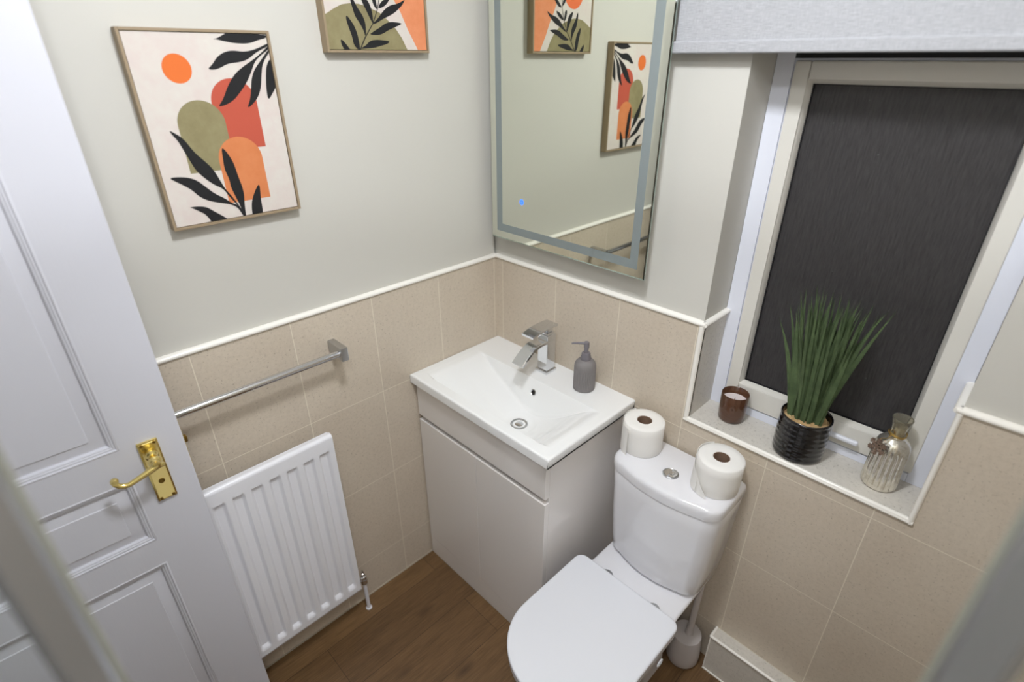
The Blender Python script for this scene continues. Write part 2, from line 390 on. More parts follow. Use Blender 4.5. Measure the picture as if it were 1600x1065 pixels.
lt = obj('touch_light', off(b, MO), M['led'], mr); lt['label'] = 'small glowing blue touch switch'
b = B()
for k in range(20):
    a0, a1 = PI/2+.5+k/20*(2*PI-1), PI/2+.5+(k+1)/20*(2*PI-1); y = MY-.0012
    P = lambda a, q: (.166+q*math.cos(a), y, 1.342+q*math.sin(a))
    b.faces.new([b.verts.new(p) for p in (P(a0, .0042), P(a1, .0042), P(a1, .0056), P(a0, .0056))])
box(b, .1655, .1665, MY-.0014, MY-.001, 1.343, 1.3485); obj('power_symbol', off(b, MO), M['led2'], lt, smooth=0)

# ------------------------------------------------------------------ framed prints on the left wall
def picture(name, label, y0, y1, z0, z1, shapes, art):
    o = (0, y0, z0); root = thing(name, label, 'picture', o); d = .0195; fw = .0055
    b = B(); box(b, -PB, d, y0-fw, y0, z0-fw, z1+fw, .0006); box(b, -PB, d, y1, y1+fw, z0-fw, z1+fw, .0006)
    box(b, -PB, d, y0, y1, z0-fw, z0, .0006); box(b, -PB, d, y0, y1, z1, z1+fw, .0006)
    obj('frame', off(b, o), M['frame'], root)
    b = B(); g = .0012; box(b, -PB+.002, .0165, y0+g, y1-g, z0+g, z1-g)
    mats = [M['canvas']]; k = 0
    for key, poly in shapes:
        if M[key] not in mats: mats.append(M[key])
        k += 1; x = .0165+.00006*k
        # clip to the canvas
        P = clip([(p, q) for p, q in poly], y0+g, y1-g, z0+g, z1-g)
        if len(P) > 2:
            t = bmesh.new(); vs = [t.verts.new((x, p, q)) for p, q in P]
            es = [t.edges.new((vs[i], vs[(i+1) % len(vs)])) for i in range(len(vs))]
            bmesh.ops.triangle_fill(t, edges=es, use_beauty=True)
            merge(b, t, mats.index(M[key]))
    for fc in b.faces:
        if abs(fc.normal.x) > .5 and fc.normal.x < 0 and fc.calc_center_median().x > .0166: fc.normal_flip()
    me = obj('canvas', off(b, o), mats, root, smooth=0); return root
def clip(P, a0, a1, b0, b1):
    def cut(P, ins, inter):
        out = []
        for i in range(len(P)):
            p, q = P[i-1], P[i]
            if ins(q):
                if not ins(p): out.append(inter(p, q))
                out.append(q)
            elif ins(p): out.append(inter(p, q))
        return out
    def ix(v, k):
        def g(p, q):
            t = (v-p[k])/(q[k]-p[k]); return (p[0]+t*(q[0]-p[0]), p[1]+t*(q[1]-p[1]))
        return g
    for v, k, s in ((a0, 0, 1), (a1, 0, -1), (b0, 1, 1), (b1, 1, -1)):
        P = cut(P, lambda p, v=v, k=k, s=s: (p[k]-v)*s >= 0, ix(v, k))
        if not P: break
    return P
def smoothpoly(P, n=2):
    for _ in range(n):
        Q = []
        for i in range(len(P)):
            p, q = P[i], P[(i+1) % len(P)]
            pp, nx = P[i-1], P[i]
            Q.append((p[0]*.75+q[0]*.25, p[1]*.75+q[1]*.25)); Q.append((p[0]*.25+q[0]*.75, p[1]*.25+q[1]*.75))
        P = Q
    return P
Y0, Y1, Z0, Z1 = -.924, -.659, 1.410, 1.769
UV = lambda P: [(Y0+a*(Y1-Y0), Z0+c*(Z1-Z0)) for a, c in P]
def arch(l, r_, top, bot):
    rx = (r_-l)/2; ry = rx*(Y1-Y0)/(Z1-Z0)*1.0
    return [(l, bot)]+[(l+rx-rx*math.cos(PI*k/24), top-ry+ry*math.sin(PI*k/24)) for k in range(25)]+[(r_, bot)]
asp = (Y1-Y0)/(Z1-Z0)
sun = [(.299+.098*math.cos(2*PI*k/36), .826+.098*asp*math.sin(2*PI*k/36)) for k in range(36)]
L1 = [(.589, .968), (.618, .971), (.668, .989), (.712, 1.003), (.913, 1.002), (.949, .994), (.998, .994), (.994, .978), (.933, .969), (.851, .948), (.748, .949), (.677, .958), (.617, .967)]
L2 = [(.504, .821), (.546, .843), (.593, .882), (.653, .906), (.72, .915), (.802, .906), (.902, .922), (1.01, .956), (1.01, .94), (.898, .907), (.82, .868), (.75, .854), (.665, .849), (.604, .828), (.556, .817)]
L3 = [(.515, .627), (.567, .665), (.624, .735), (.697, .797), (.773, .833), (.858, .867), (.925, .898), (1.01, .946), (1.01, .926), (.922, .888), (.865, .854), (.828, .806), (.767, .742), (.697, .692), (.65, .661), (.587, .638)]
L4 = [(.734, .611), (.775, .661), (.802, .727), (.819, .773), (.855, .818), (.916, .862), (1.0, .925), (1.01, .915), (.927, .849), (.9, .783), (.88, .724), (.842, .671), (.788, .633)]
L5 = [(.916, .647), (.917, .709), (.935, .782), (.953, .835), (1.0, .88), (1.02, .8), (1.01, .73), (.962, .686)]
M1 = [(.137, .527), (.178, .505), (.221, .475), (.268, .401), (.323, .351), (.372, .3), (.4, .241), (.422, .185), (.459, .138), (.502, .073), (.53, .01), (.524, .01), (.496, .067), (.441, .134), (.413, .182), (.347, .213), (.288, .26), (.246, .305), (.223, .358), (.197, .42), (.178, .468), (.146, .507)]
M2 = [(.047, .279), (.1, .281), (.181, .27), (.237, .248), (.288, .204), (.34, .16), (.405, .126), (.447, .094), (.501, .07), (.519, .041), (.538, -.01), (.523, -.01), (.49, .062), (.429, .089), (.349, .106), (.273, .128), (.218, .16), (.183, .199), (.137, .229), (.085, .257)]
M3 = [(.471, .415), (.498, .394), (.526, .346), (.54, .307), (.548, .243), (.567, .15), (.548, .074), (.538, -.01), (.528, -.01), (.51, .072), (.486, .141), (.471, .194), (.476, .226), (.456, .291), (.463, .346)]
M4 = [(.126, .105), (.186, .105), (.255, .093), (.295, .064), (.345, .033), (.42, -.02), (.27, -.02), (.241, .046), (.186, .079), (.152, .098)]
M5 = [(.699, .181), (.703, .159), (.69, .094), (.688, .047), (.68, -.02), (.592, -.02), (.598, .046), (.619, .097), (.664, .151)]
sm = lambda P: UV(smoothpoly(P, 2))
picture('framed_print', 'whole framed print of an orange sun, three arches and black leaves beside the door', Y0, Y1, Z0, Z1,
        [('ink_orange', UV(sun)), ('ink_red', UV(arch(.478, .822, .774, .394))), ('ink_olive', UV(arch(.205, .548, .669, .288))),
         ('ink_apricot', UV(arch(.432, .775, .463, .092)))] + [('ink_black', sm(q)) for q in (L1, L2, L3, L4, L5, M1, M2, M3, M4, M5)], 0)
hill = [(-.53, 1.806), (-.515, 1.812), (-.496, 1.822), (-.475, 1.831), (-.454, 1.834), (-.432, 1.834), (-.416, 1.831), (-.399, 1.826), (-.376, 1.818), (-.362, 1.808), (-.339, 1.79), (-.321, 1.768), (-.303, 1.735), (-.53, 1.735)]
band = [(-.365, 1.91), (-.335, 1.847), (-.319, 1.823), (-.3, 1.784), (-.273, 1.739), (-.23, 1.739), (-.23, 1.98)]
stem = [(-.4455, 1.738), (-.426, 1.767), (-.400, 1.797), (-.383, 1.828), (-.373, 1.86), (-.371, 1.93), (-.3695, 1.93), (-.3715, 1.86), (-.381, 1.828), (-.3975, 1.797), (-.423, 1.767), (-.4425, 1.738)]
l1 = [(-.443, 1.743), (-.425, 1.75), (-.413, 1.76), (-.395, 1.763), (-.375, 1.762), (-.355, 1.760), (-.365, 1.754), (-.379, 1.751), (-.404, 1.745), (-.426, 1.744)]
l2 = [(-.413, 1.773), (-.399, 1.78), (-.38, 1.789), (-.368, 1.796), (-.352, 1.801), (-.336, 1.801), (-.315, 1.799), (-.327, 1.794), (-.342, 1.789), (-.359, 1.783), (-.373, 1.776), (-.389, 1.772)]
l3 = [(-.401, 1.795), (-.384, 1.807), (-.372, 1.819), (-.359, 1.829), (-.345, 1.836), (-.327, 1.839), (-.312, 1.845), (-.302, 1.85), (-.311, 1.838), (-.323, 1.829), (-.338, 1.819), (-.355, 1.812), (-.371, 1.806), (-.391, 1.796)]
l4 = [(-.444, 1.739), (-.457, 1.751), (-.458, 1.766), (-.464, 1.785), (-.469, 1.802), (-.467, 1.811), (-.459, 1.803), (-.451, 1.792), (-.445, 1.778), (-.442, 1.761), (-.441, 1.742)]
l5 = [(-.424, 1.770), (-.427, 1.783), (-.437, 1.799), (-.445, 1.809), (-.449, 1.825), (-.453, 1.84), (-.450, 1.855), (-.440, 1.832), (-.432, 1.821), (-.424, 1.81), (-.419, 1.794), (-.421, 1.772)]
l6 = [(-.4, 1.796), (-.407, 1.808), (-.414, 1.823), (-.421, 1.834), (-.428, 1.855), (-.408, 1.843), (-.402, 1.833), (-.398, 1.818), (-.398, 1.798)]
l7 = [(-.489, 1.764), (-.479, 1.756), (-.464, 1.737), (-.479, 1.737), (-.489, 1.751)]
l8 = [(-.381, 1.827), (-.376, 1.837), (-.362, 1.847), (-.342, 1.853), (-.357, 1.836), (-.371, 1.829)]
l9 = [(-.397, 1.855), (-.394, 1.834), (-.383, 1.822), (-.385, 1.841), (-.388, 1.855)]
l10 = [(-.371, 1.86), (-.36, 1.872), (-.345, 1.884), (-.326, 1.896), (-.338, 1.876), (-.355, 1.862)]
l11 = [(-.372, 1.862), (-.385, 1.874), (-.397, 1.894), (-.402, 1.915), (-.388, 1.9), (-.377, 1.882)]
sun2 = [(-.428+.046*math.cos(2*PI*k/36), 1.905+.046*math.sin(2*PI*k/36)) for k in range(36)]
picture('framed_print', 'upper framed print of an olive hill and black leafy sprig, nearest the mirror', -.520, -.246, 1.7405, 2.108,
        [('ink_olive', hill), ('ink_coral', band), ('ink_vermilion', sun2)] + [('ink_black', smoothpoly(q, 2)) for q in (l1, l2, l3, l4, l5, l6, l7, l8, l9, l10, l11)] + [('ink_black', stem)], 0)

# ------------------------------------------------------------------ towel rail
tr = thing('towel_rail', 'polished chrome towel rail fixed to the beige tiles above the radiator', 'towel rail', (0, -.63, 1.02))
TO = (0, -.63, 1.02)
b = B(); box(b, 0, .076, -.641, -.620, .996, 1.036, .003); obj('bracket', off(b, TO), M['chromes'], tr)
b = B(); box(b, 0, .076, -1.10, -1.078, .996, 1.036, .003); obj('bracket', off(b, TO), M['chromes'], tr)
b = B(); tube(b, [(.060, -1.08, 1.017), (.060, -.639, 1.017)], .0095, 20); obj('rail', off(b, TO), M['chrome'], tr)

# ------------------------------------------------------------------ radiator
rd = thing('radiator', 'white enamelled panel radiator under the chrome towel rail, partly behind the open door', 'radiator', (0.05, -1.0, .15))
RO = (0.05, -1.0, .15)
RY1, RY0, RZ0, RZ1, RX = -.712, -1.335, .150, .797, .084
# pressed front: grid with sunk vertical flutes
b = B()
ys = []; nf = 13; fy = [-.743-.0468*k for k in range(nf-1)]
import bisect
ysmp = [RY1-(RY1-RY0)*i/260 for i in range(261)]
zsmp = [RZ0+.012, .172, .178, .184, .190, .196, .203, .212, .23]+[.25+.0475*i for i in range(10)]+[.715, .725, .733, .739, .745, .750, .757, .765, .772]
def flute(y, z):
    best = min(abs(y-c) for c in fy)
    a = max(0, min(1, (.0165-best)/.0080)); a = a*a*(3-2*a)
    zt = max(0, min(1, (.748-z)/.006)); zb = max(0, min(1, (z-.186)/.010))
    return .0100*a*zt*zb
g = [[b.verts.new((RX-flute(y, z), y, z)) for z in zsmp] for y in ysmp]
for i in range(len(ysmp)-1):
    for j in range(len(zsmp)-1): b.faces.new((g[i][j], g[i+1][j], g[i+1][j+1], g[i][j+1]))
# rolled top and bottom edge and back
def strip(bm, prof, y0, y1, closed=False):
    loft(bm, [[(x, y0, z) for x, z in prof], [(x, y1, z) for x, z in prof]], closed, closed, closed=closed)
top = [(RX, .772)]+[(RX-.011+.011*math.cos(a), RZ1-.011+.011*math.sin(a)) for a in [PI/2*k/6 for k in range(7)]]+[(RX-.022, RZ1-.003), (RX-.026, RZ1-.014), (RX-.026, .76)]
strip(b, top, RY1, RY0)
bot = [(RX, RZ0+.012), (RX-.004, RZ0+.003), (RX-.012, RZ0), (RX-.030, RZ0+.002), (RX-.030, RZ0+.02)]
strip(b, bot, RY1, RY0)
box(b, RX-.030, RX-.010, RY1-.012, RY1+.0005, RZ0+.004, RZ1-.012, .003); box(b, RX-.030, RX-.010, RY0-.0005, RY0+.012, RZ0+.004, RZ1-.012, .003)
box(b, RX-.030, RX-.026, RY0+.002, RY1-.002, RZ0+.006, RZ1-.006)
obj('panel', off(b, RO), M['radiator'], rd)
for y in (-.80, -1.20):
    b = B(); box(b, .0006, RX-.030, y-.015, y+.015, .25, .70, .002); obj('wall_bracket', off(b, RO), M['radiator'], rd)
b = B(); lathe(b, [(.008, .128), (.011, .130), (.011, .146), (.0085, .149), (.0095, .152), (.0095, .163), (.006, .166), (.006, .176), (.0035, .178), (.003, .19)], .045, -.683, 16)
tube(b, [(.048, -.714, .157), (.046, -.687, .157)], [.008, .008], 12); tube(b, [(.047, -.702, .157), (.047, -.694, .157)], .011, 6)
obj('lockshield_valve', off(b, RO), M['chrome'], rd)
b = B(); tube(b, [(.045, -.683, .0), (.045, -.683, .13)], .0065, 12); lathe(b, [(.0105, 0), (.0105, .003), (.008, .005)], .045, -.683, 20)
obj('pipe', off(b, RO), M['trimw'], rd)

# ------------------------------------------------------------------ open door with stacked raised panels
TH = math.radians(88)
DD = Vector((math.cos(TH), math.sin(TH), 0)); DN = Vector((math.sin(TH), -math.cos(TH), 0)); D0 = Vector((.139, -1.098, 0))
dm = Matrix(((DD.x, 0, DN.x, D0.x), (DD.y, 0, DN.y, D0.y), (0, 1, 0, 0), (0, 0, 0, 1)))   # local (s, z, outward)
door = bpy.data.objects.new('door_1', None); COL.objects.link(door); door['kind'] = 'structure'
door['label'] = 'open white panelled door with brass lever handle at the left'; door['category'] = 'door'
SE, SH = .045, -.695
def dobj(n, bb, m, parent=door, smooth=35):
    for v in bb.verts: v.co = dm @ v.co
    return obj(n, bb, m, parent, smooth)
b = B()
def dq(bm, s0, s1, z0, z1, d=0): bm.faces.new([bm.verts.new(p) for p in ((s0, z0, d), (s1, z0, d), (s1, z1, d), (s0, z1, d))])
PS0, PS1 = -.586, -.0645
panels = [(.245, .714), (.783, .953), (1.031, 1.86)]
dq(b, PS1, SE-.002, .008, 1.925); dq(b, SH, PS0, .008, 1.925)
zz = [.008]+[q for p in panels for q in p]+[1.925]
for k in range(0, len(zz), 2): dq(b, PS0, PS1, zz[k], zz[k+1])
prof = [(0, 0), (.0010, .0008), (.003, .0012), (.0046, .0004), (.0052, -.0012), (.0072, -.0010), (.0092, -.0018), (.0097, -.0034), (.0120, -.0034), (.0140, -.0048), (.0148, -.0085), (.0165, -.0092), (.0385, -.0032), (.0398, -.0016), (.0410, -.0016)]
for z0, z1 in panels:
    loft(b, [[(PS0+a, z0+a, d), (PS1-a, z0+a, d), (PS1-a, z1-a, d), (PS0+a, z1-a, d)] for a, d in prof], False, True)
T_ = .034
for L in ([(SE-.002, .008, 0), (SE, .008, -.002), (SE, .008, -T_)], ):
    loft(b, [L, [(p[0], 1.925, p[2]) for p in L]], False, False, closed=False)
for q in (((SH, .008, 0), (SH, .008, -T_), (SH, 1.925, -T_), (SH, 1.925, 0)), ((SH, .008, -T_), (SE, .008, -T_), (SE, 1.925, -T_), (SH, 1.925, -T_)),
          ((SH, 1.925, 0), (SE-.002, 1.925, 0), (SE, 1.925, -T_), (SH, 1.925, -T_)), ((SH, .008, 0), (SE-.002, .008, 0), (SE, .008, -T_), (SH, .008, -T_))):
    b.faces.new([b.verts.new(p) for p in q])
bmesh.ops.remove_doubles(b, verts=b.verts[:], dist=1e-5)
dobj('door_leaf', b, M['door'], smooth=30)
b = B(); box(b, -.037, 0, .8795, 1.0315, 0, .0055, .0012, 2); box(b, -.034, -.003, .8825, 1.0285, .0054, .0068, .0008, 1)
pl = dobj('handle_plate', b, M['brass'])
def zlathe(bm, s, z, prof, seg=20):   # axis along the outward direction
    loft(bm, [[(s+q*math.cos(2*PI*k/seg), z+q*math.sin(2*PI*k/seg), h) for k in range(seg)] for q, h in prof])
for i, (s, z) in enumerate(((-.030, .8855), (-.007, .8855), (-.030, 1.0255), (-.007, 1.0255))):
    b = B(); zlathe(b, s, z, [(.0034, .0066), (.0032, .0078), (.001, .0084)], 12); dobj('screw', b, M['brassd'], pl)
b = B(); zlathe(b, -.0185, .929, [(.0062, .0066), (.0058, .0078), (.0045, .0082)], 16); box(b, -.0193, -.0177, .924, .934, .0080, .0086); dobj('privacy_turn', b, M['brassd'], pl)
b = B(); zlathe(b, -.0185, .997, [(.0125, .0066), (.0125, .009), (.0085, .012), (.0068, .017), (.0075, .022), (.0105, .026), (.0125, .031), (.0125, .036), (.010, .041), (.0075, .044), (.0085, .047), (.0085, .050), (.004, .052)], 20)
pts = [(-.006, .9905, .044), (-.012, .9935, .0455), (-.0185, .9935, .046), (-.030, .9895, .046), (-.045, .9845, .046), (-.060, .9795, .0455), (-.070, .9765, .045), (-.079, .9765, .044), (-.087, .980, .0425), (-.092, .9865, .041), (-.0915, .9925, .040)]
tube(b, pts, [.004, .0058, .0066, .0066, .0060, .0054, .0052, .0054, .0056, .0056, .0044], 14)
zlathe(b, -.0915, .992, [(.0058, .034), (.0072, .037), (.0072, .043), (.0058, .046)], 14)
dobj('lever_handle', b, M['brass'], pl, smooth=60)
b = B(); box(b, SE-.001, SE+.008, .985, .999, -.024, -.010, .002); dobj('latch_bolt', b, M['brassd'])
b = B(); box(b, SE-.0005, SE+.0012, .93, 1.05, -.028, -.006, 0); dobj('latch_plate', b, M['brass'])

# ------------------------------------------------------------------ vanity unit and washbasin
vn = thing('vanity_cabinet', 'white gloss two-door vanity cabinet standing on the floor under the washbasin', 'cabinet', (.29, -.18, 0))
VO = (.29, -.18, 0); VX0, VX1, VF = .006, .579, -.372
b = B(); box(b, VX0, VX0+.016, VF+.018, -.002, 0, .787, .001); box(b, VX1-.016, VX1, VF+.018, -.002, 0, .787, .001)
box(b, VX0+.016, VX1-.016, VF+.03, -.002, .09, .106); box(b, VX0+.016, VX1-.016, -.012, -.002, .106, .60); box(b, VX0+.016, VX1-.016, VF+.060, VF+.072, .56, .655)
obj('carcass', off(b, VO), M['gloss'], vn)
b = B(); box(b, VX0, VX1, VF, VF+.018, .6585, .787, .0015); obj('front_panel', off(b, VO), M['gloss'], vn)
b = B(); box(b, VX0, VX1, VF+.001, VF+.018, 0.001, .086, .001); obj('plinth', off(b, VO), M['gloss'], vn)
for x0, x1 in ((VX0, .2915), (.2925, VX1)):
    b = B(); box(b, x0, x1, VF, VF+.018, .0875, .6395, .0016); obj('door', off(b, VO), M['gloss'], vn)

BX1, BD, BZ = .6, .389, .820
ba = thing('washbasin', 'white ceramic washbasin with a sloping rectangular bowl, on top of the vanity cabinet', 'basin', (.3, -.19, BZ))
BO = (.3, -.19, BZ)
def smin(a, c, k): 
    h = max(k-abs(a-c), 0)/k; return min(a, c)-h*h*k/4
RX0, RX1, RY_F, RY_B = .030, .566, -.352, -.128
TAB = [(.030, 0), (.057, .003), (.10, .021), (.146, .042), (.218, .070), (.27, .089), (.31, .1005), (.34, .1035), (.37, .0995), (.419, .081), (.455, .060), (.489, .036), (.525, .013), (.554, .002), (.566, 0)]
def ramp_d(x):
    if x <= TAB[0][0] or x >= TAB[-1][0]: return 0
    for k in range(len(TAB)-1):
        if TAB[k][0] <= x <= TAB[k+1][0]:
            p0, p1, p2, p3 = TAB[max(k-1, 0)], TAB[k], TAB[k+1], TAB[min(k+2, len(TAB)-1)]
            h = p2[0]-p1[0]; t = (x-p1[0])/h
            m1 = (p2[1]-p0[1])/(p2[0]-p0[0])*h; m2 = (p3[1]-p1[1])/max(1e-6, p3[0]-p1[0])*h
            return max(0, (2*t**3-3*t*t+1)*p1[1]+(t**3-2*t*t+t)*m1+(-2*t**3+3*t*t)*p2[1]+(t**3-t*t)*m2)
DRX, DRY, DRD = .334, -.223, .110
def depth0(x, y):
    if x <= RX0 or x >= RX1 or y > RY_B+.02 or y < RY_F-.02: return 0
    back = max(0, (RY_B+.002-y))*3.3
    front = max(0, (y-RY_F))*2.4
    r0 = ramp_d(x)+.012*max(0, min(1, (-.150-y)/.08))*min(1, ramp_d(x)/.06)
    return max(0, smin(smin(r0, back, .009+.06*max(0, ramp_d(x)-.06)), front, .02))
def depth(x, y):
    d = depth0(x, y); q = math.hypot(x-DRX, y-DRY); t = max(0, min(1, (.060-q)/.032)); t = t*t*(3-2*t)
    return d*(1-t)+DRD*t
def edge(x, y):
    e = min(x+.0, BX1-x, y+BD, -y); rr_ = .006
    q = min(x, BX1-x, y+BD); q = max(0, q)
    return rr_-math.sqrt(max(0, rr_*rr_-(rr_-min(q, rr_))**2))
def samp(a, c, n, extra): 
    v = [a+(c-a)*i/n for i in range(n+1)]+extra; return sorted(set(round(q, 5) for q in v))
xs = samp(0, BX1, 200, [.0008, .002, .004, BX1-.0008, BX1-.002, BX1-.004]); ysb = samp(-BD, 0, 140, [-BD+.0008, -BD+.002, -BD+.004])
b = B(); TT = [[b.verts.new((x, y, BZ-edge(x, y)-depth(x, y))) for y in ysb] for x in xs]
UU = [[b.verts.new((x if 0 < x < BX1 else (x-.004*(x > 0)+.002*(x == 0)), y, min(.790, BZ-depth(x, y)-.010))) for y in ysb] for x in xs]
nx, ny = len(xs), len(ysb)
for G, fl_ in ((TT, 0), (UU, 1)):
    for i in range(nx-1):
        for j in range(ny-1): b.faces.new((G[i][j], G[i+1][j], G[i+1][j+1], G[i][j+1]))
for i in range(nx-1):
    b.faces.new((TT[i][0], UU[i][0], UU[i+1][0], TT[i+1][0])); b.faces.new((TT[i][-1], TT[i+1][-1], UU[i+1][-1], UU[i][-1]))
for j in range(ny-1):
    b.faces.new((TT[0][j], TT[0][j+1], UU[0][j+1], UU[0][j])); b.faces.new((TT[-1][j], UU[-1][j], UU[-1][j+1], TT[-1][j+1]))
obj('bowl', off(b, BO), M['ceramic'], ba, smooth=50)
zd = BZ-depth(DRX, DRY)
b = B(); lathe(b, [(.0275, zd-.004), (.0275, zd+.0015), (.0245, zd+.0028), (.0200, zd+.0005), (.0195, zd-.002)], DRX, DRY, 36, cap1=False)
wst = obj('waste_ring', off(b, BO), M['chromes'], ba)
b = B(); lathe(b, [(.0195, zd-.003), (.016, zd-.0028), (.014, zd-.0005), (.0125, zd+.0005), (.004, zd+.0012)], DRX, DRY, 30); obj('waste_plug', off(b, BO), M['chrome'], wst)
# overflow: ring set in the steep back wall of the bowl
oy = -.1385; oz = BZ-depth(.314, oy)
sl = math.atan2(depth(.314, oy-.01)-depth(.314, oy+.01), .02); n_ = Vector((0, -math.sin(sl), math.cos(sl))); a_ = Vector((1, 0, 0)); c_ = n_.cross(a_)
P = lambda q, h, k, s=24: Vector((.314, oy, oz))+a_*q*math.cos(2*PI*k/s)+c_*q*math.sin(2*PI*k/s)+n_*h
b = B(); loft(b, [[P(q, h, k) for k in range(24)] for q, h in ((.0115, -.003), (.0112, .0010), (.0090, .0016), (.0078, .0004), (.0078, -.002))], True, False)
ov = obj('overflow_ring', off(b, BO), M['chrome'], ba)
b = B(); loft(b, [[P(q, h, k) for k in range(24)] for q, h in ((.0080, -.002), (.0079, .0002))]); obj('overflow_hole', off(b, BO), M['dark'], ov)

# ------------------------------------------------------------------ mixer tap
TX, TY = .293, -.058
tp = thing('mixer_tap', 'chrome waterfall mixer tap with flat curved spout on the back of the washbasin', 'tap', (TX, TY, BZ))
PO = (TX, TY, BZ)
b = B(); box(b, TX-.025, TX+.025, TY-.025, TY+.025, BZ, BZ+.009, .0015); obj('base', off(b, PO), M['chrome'], tp)
b = B(); box(b, TX-.0205, TX+.0205, TY-.019, TY+.021, BZ+.009, BZ+.134, .0025, 3); box(b, TX-.017, TX+.017, TY-.015, TY+.017, BZ+.134, BZ+.141, .001)
obj('body', off(b, PO), M['chrome'], tp)
def ribbon(bm, path, hw, th, bev=True):
    loops = []
    for i, (y, z) in enumerate(path):
        p = Vector((0, y, z)); t = (Vector((0, *path[min(i+1, len(path)-1)]))-Vector((0, *path[max(i-1, 0)]))).normalized(); n = Vector((0, -t.z, t.y))
        if n.z < 0: n = -n
        k = .0015
        loops.append([Vector((TX, 0, 0))+p+Vector((sx, 0, 0))+n*nn for sx, nn in ((-hw, th-k), (-hw+k, th), (hw-k, th), (hw, th-k), (hw, k), (hw-k, 0), (-hw+k, 0), (-hw, k))])
    loft(bm, loops)
b = B(); path = []
for k in range(15):
    a = k/14; path.append((TY-.010-.118*a, BZ+.106+.012*math.sin(PI*min(1, a*1.3)*.55)-.052*a**2.1))
ribbon(b, path, .0225, .0105); obj('spout', off(b, PO), M['chrome'], tp, smooth=30)
b = B(); path = []
for k in range(11):
    a = k/10; path.append((TY+.024-.112*a, BZ+.158+.014*a-.022*a*a))
ribbon(b, path, .0235, .0085); box(b, TX-.012, TX+.012, TY-.010, TY+.014, BZ+.141, BZ+.159, .002); obj('lever', off(b, PO), M['chrome'], tp, smooth=30)

# ------------------------------------------------------------------ soap dispenser
sx_, sy_ = .449, -.056
sd = thing('soap_dispenser', 'grey ribbed soap dispenser with pump on the right of the basin deck', 'soap dispenser', (sx_, sy_, BZ+.0005))
SO = (sx_, sy_, BZ+.0005); z = BZ+.0005
b = B()
pr = [(.0300, z), (.0330, z+.003), (.0333, z+.006), (.0333, z+.012)]+[(.0333, z+.012+.010*k) for k in range(1, 7)]+[(.0333, z+.076), (.0325, z+.084), (.0295, z+.092), (.0240, z+.098), (.0170, z+.1015), (.0140, z+.102)]
loops = []
for q, h in pr:
    fl_ = 1 if z+.011 <= h <= z+.0765 else 0
    loops.append([(sx_+(q-(.0011 if fl_ and i % 4 in (0, 1) else 0))*math.cos(2*PI*i/160), sy_+(q-(.0011 if fl_ and i % 4 in (0, 1) else 0))*math.sin(2*PI*i/160), h) for i in range(160)])
loft(b, loops); obj('bottle', off(b, SO), M['soap'], sd, smooth=30)
b = B(); lathe(b, [(.0155, z+.1021), (.0155, z+.112), (.0135, z+.1145), (.0135, z+.122), (.0120, z+.124), (.0065, z+.1245), (.0065, z+.140), (.0078, z+.1405), (.0078, z+.158), (.0070, z+.1595)], sx_, sy_, 28)
dn = Vector((-.80, -.58, 0)).normalized(); p0 = Vector((sx_, sy_, z+.1545))
tube(b, [p0+dn*.004, p0+dn*.022+Vector((0, 0, -.0004)), p0+dn*.036+Vector((0, 0, -.0015)), p0+dn*.044+Vector((0, 0, -.0035))], [.0042, .0036, .003, .0026], 12)
obj('pump', off(b, SO), M['soap2'], sd)

# ------------------------------------------------------------------ toilet
CX = .803
to = thing('toilet', 'white close-coupled toilet with its lid down, between the vanity and the boxed pipes', 'toilet', (CX, -.3, 0))
OO = (CX, -.3, 0)
def cist(hw, yb, yf, bow, rad, z, n=8):
    """flat back, rounded front corners, bowed front"""
    P = [(CX-hw+.008, yb), (CX-hw, yb-.008)]
    P = []
    P += [(CX+hw, yb-.010), (CX+hw-.003, yb-.003), (CX+hw-.010, yb)]
    P += [(CX-hw+.010, yb), (CX-hw+.003, yb-.003), (CX-hw, yb-.010)]
    ys_ = yf+bow   # front y at the corner start
    for k in range(n+1):
        a = PI+PI/2*k/n; P.append((CX-hw+rad+rad*math.cos(a), ys_+rad+rad*math.sin(a)))
    m_ = 10
    for k in range(1, m_):
        t = -1+2*k/m_; P.append((CX+t*(hw-rad), ys_-bow*(1-t*t)))
    for k in range(n+1):
        a = 1.5*PI+PI/2*k/n; P.append((CX+hw-rad+rad*math.cos(a), ys_+rad+rad*math.sin(a)))
    return [(x, y, z) for x, y in P]
b = B()
cl = []
for z, hw, yf in ((.386, .128, -.172), (.392, .137, -.181), (.402, .1415, -.186), (.45, .1465, -.188), (.55, .153, -.190), (.65, .158, -.192), (.696, .160, -.1935), (.6985, .159, -.1925)):
    cl.append(cist(hw, -.012, yf, .018, .045, z))
loft(b, cl); obj('cistern', off(b, OO), M['ceramic2'], to, smooth=60)
b = B(); cl = []
for z, d in ((.6995, -.003), (.7002, .000), (.716, .0012), (.725, .0008), (.7315, -.0012), (.7355, -.006), (.7375, -.016)):
    cl.append(cist(.162+d, -.008-max(0, -d*.5), -.196-d, .018, .046, z))
loft(b, cl); obj('cistern_lid', off(b, OO), M['ceramic2'], to, smooth=60)
LZ = .7375
b = B(); lathe(b, [(.0215, LZ-.001), (.0215, LZ+.0025), (.0190, LZ+.0040), (.0172, LZ+.0022)], CX, -.122, 36, cap1=False); fb = obj('flush_ring', off(b, OO), M['chromes'], to)
b = B()
for s in (-1, 1):
    L = [(CX+.0166*math.cos(a)+s*.0006, -.122+.0166*math.sin(a)) for a in [(-PI/2 if s > 0 else PI/2)+.05+(PI-.1)*k/16 for k in range(17)]]
    prism(b, L, LZ+.0005, LZ+.0046 if s > 0 else LZ+.0036)
lathe(b, [(.0075, LZ+.004), (.007, LZ+.0056), (.003, LZ+.0060)], CX+.004, -.122, 20)
obj('flush_button', off(b, OO), M['chrome'], fb)
SX = .7985
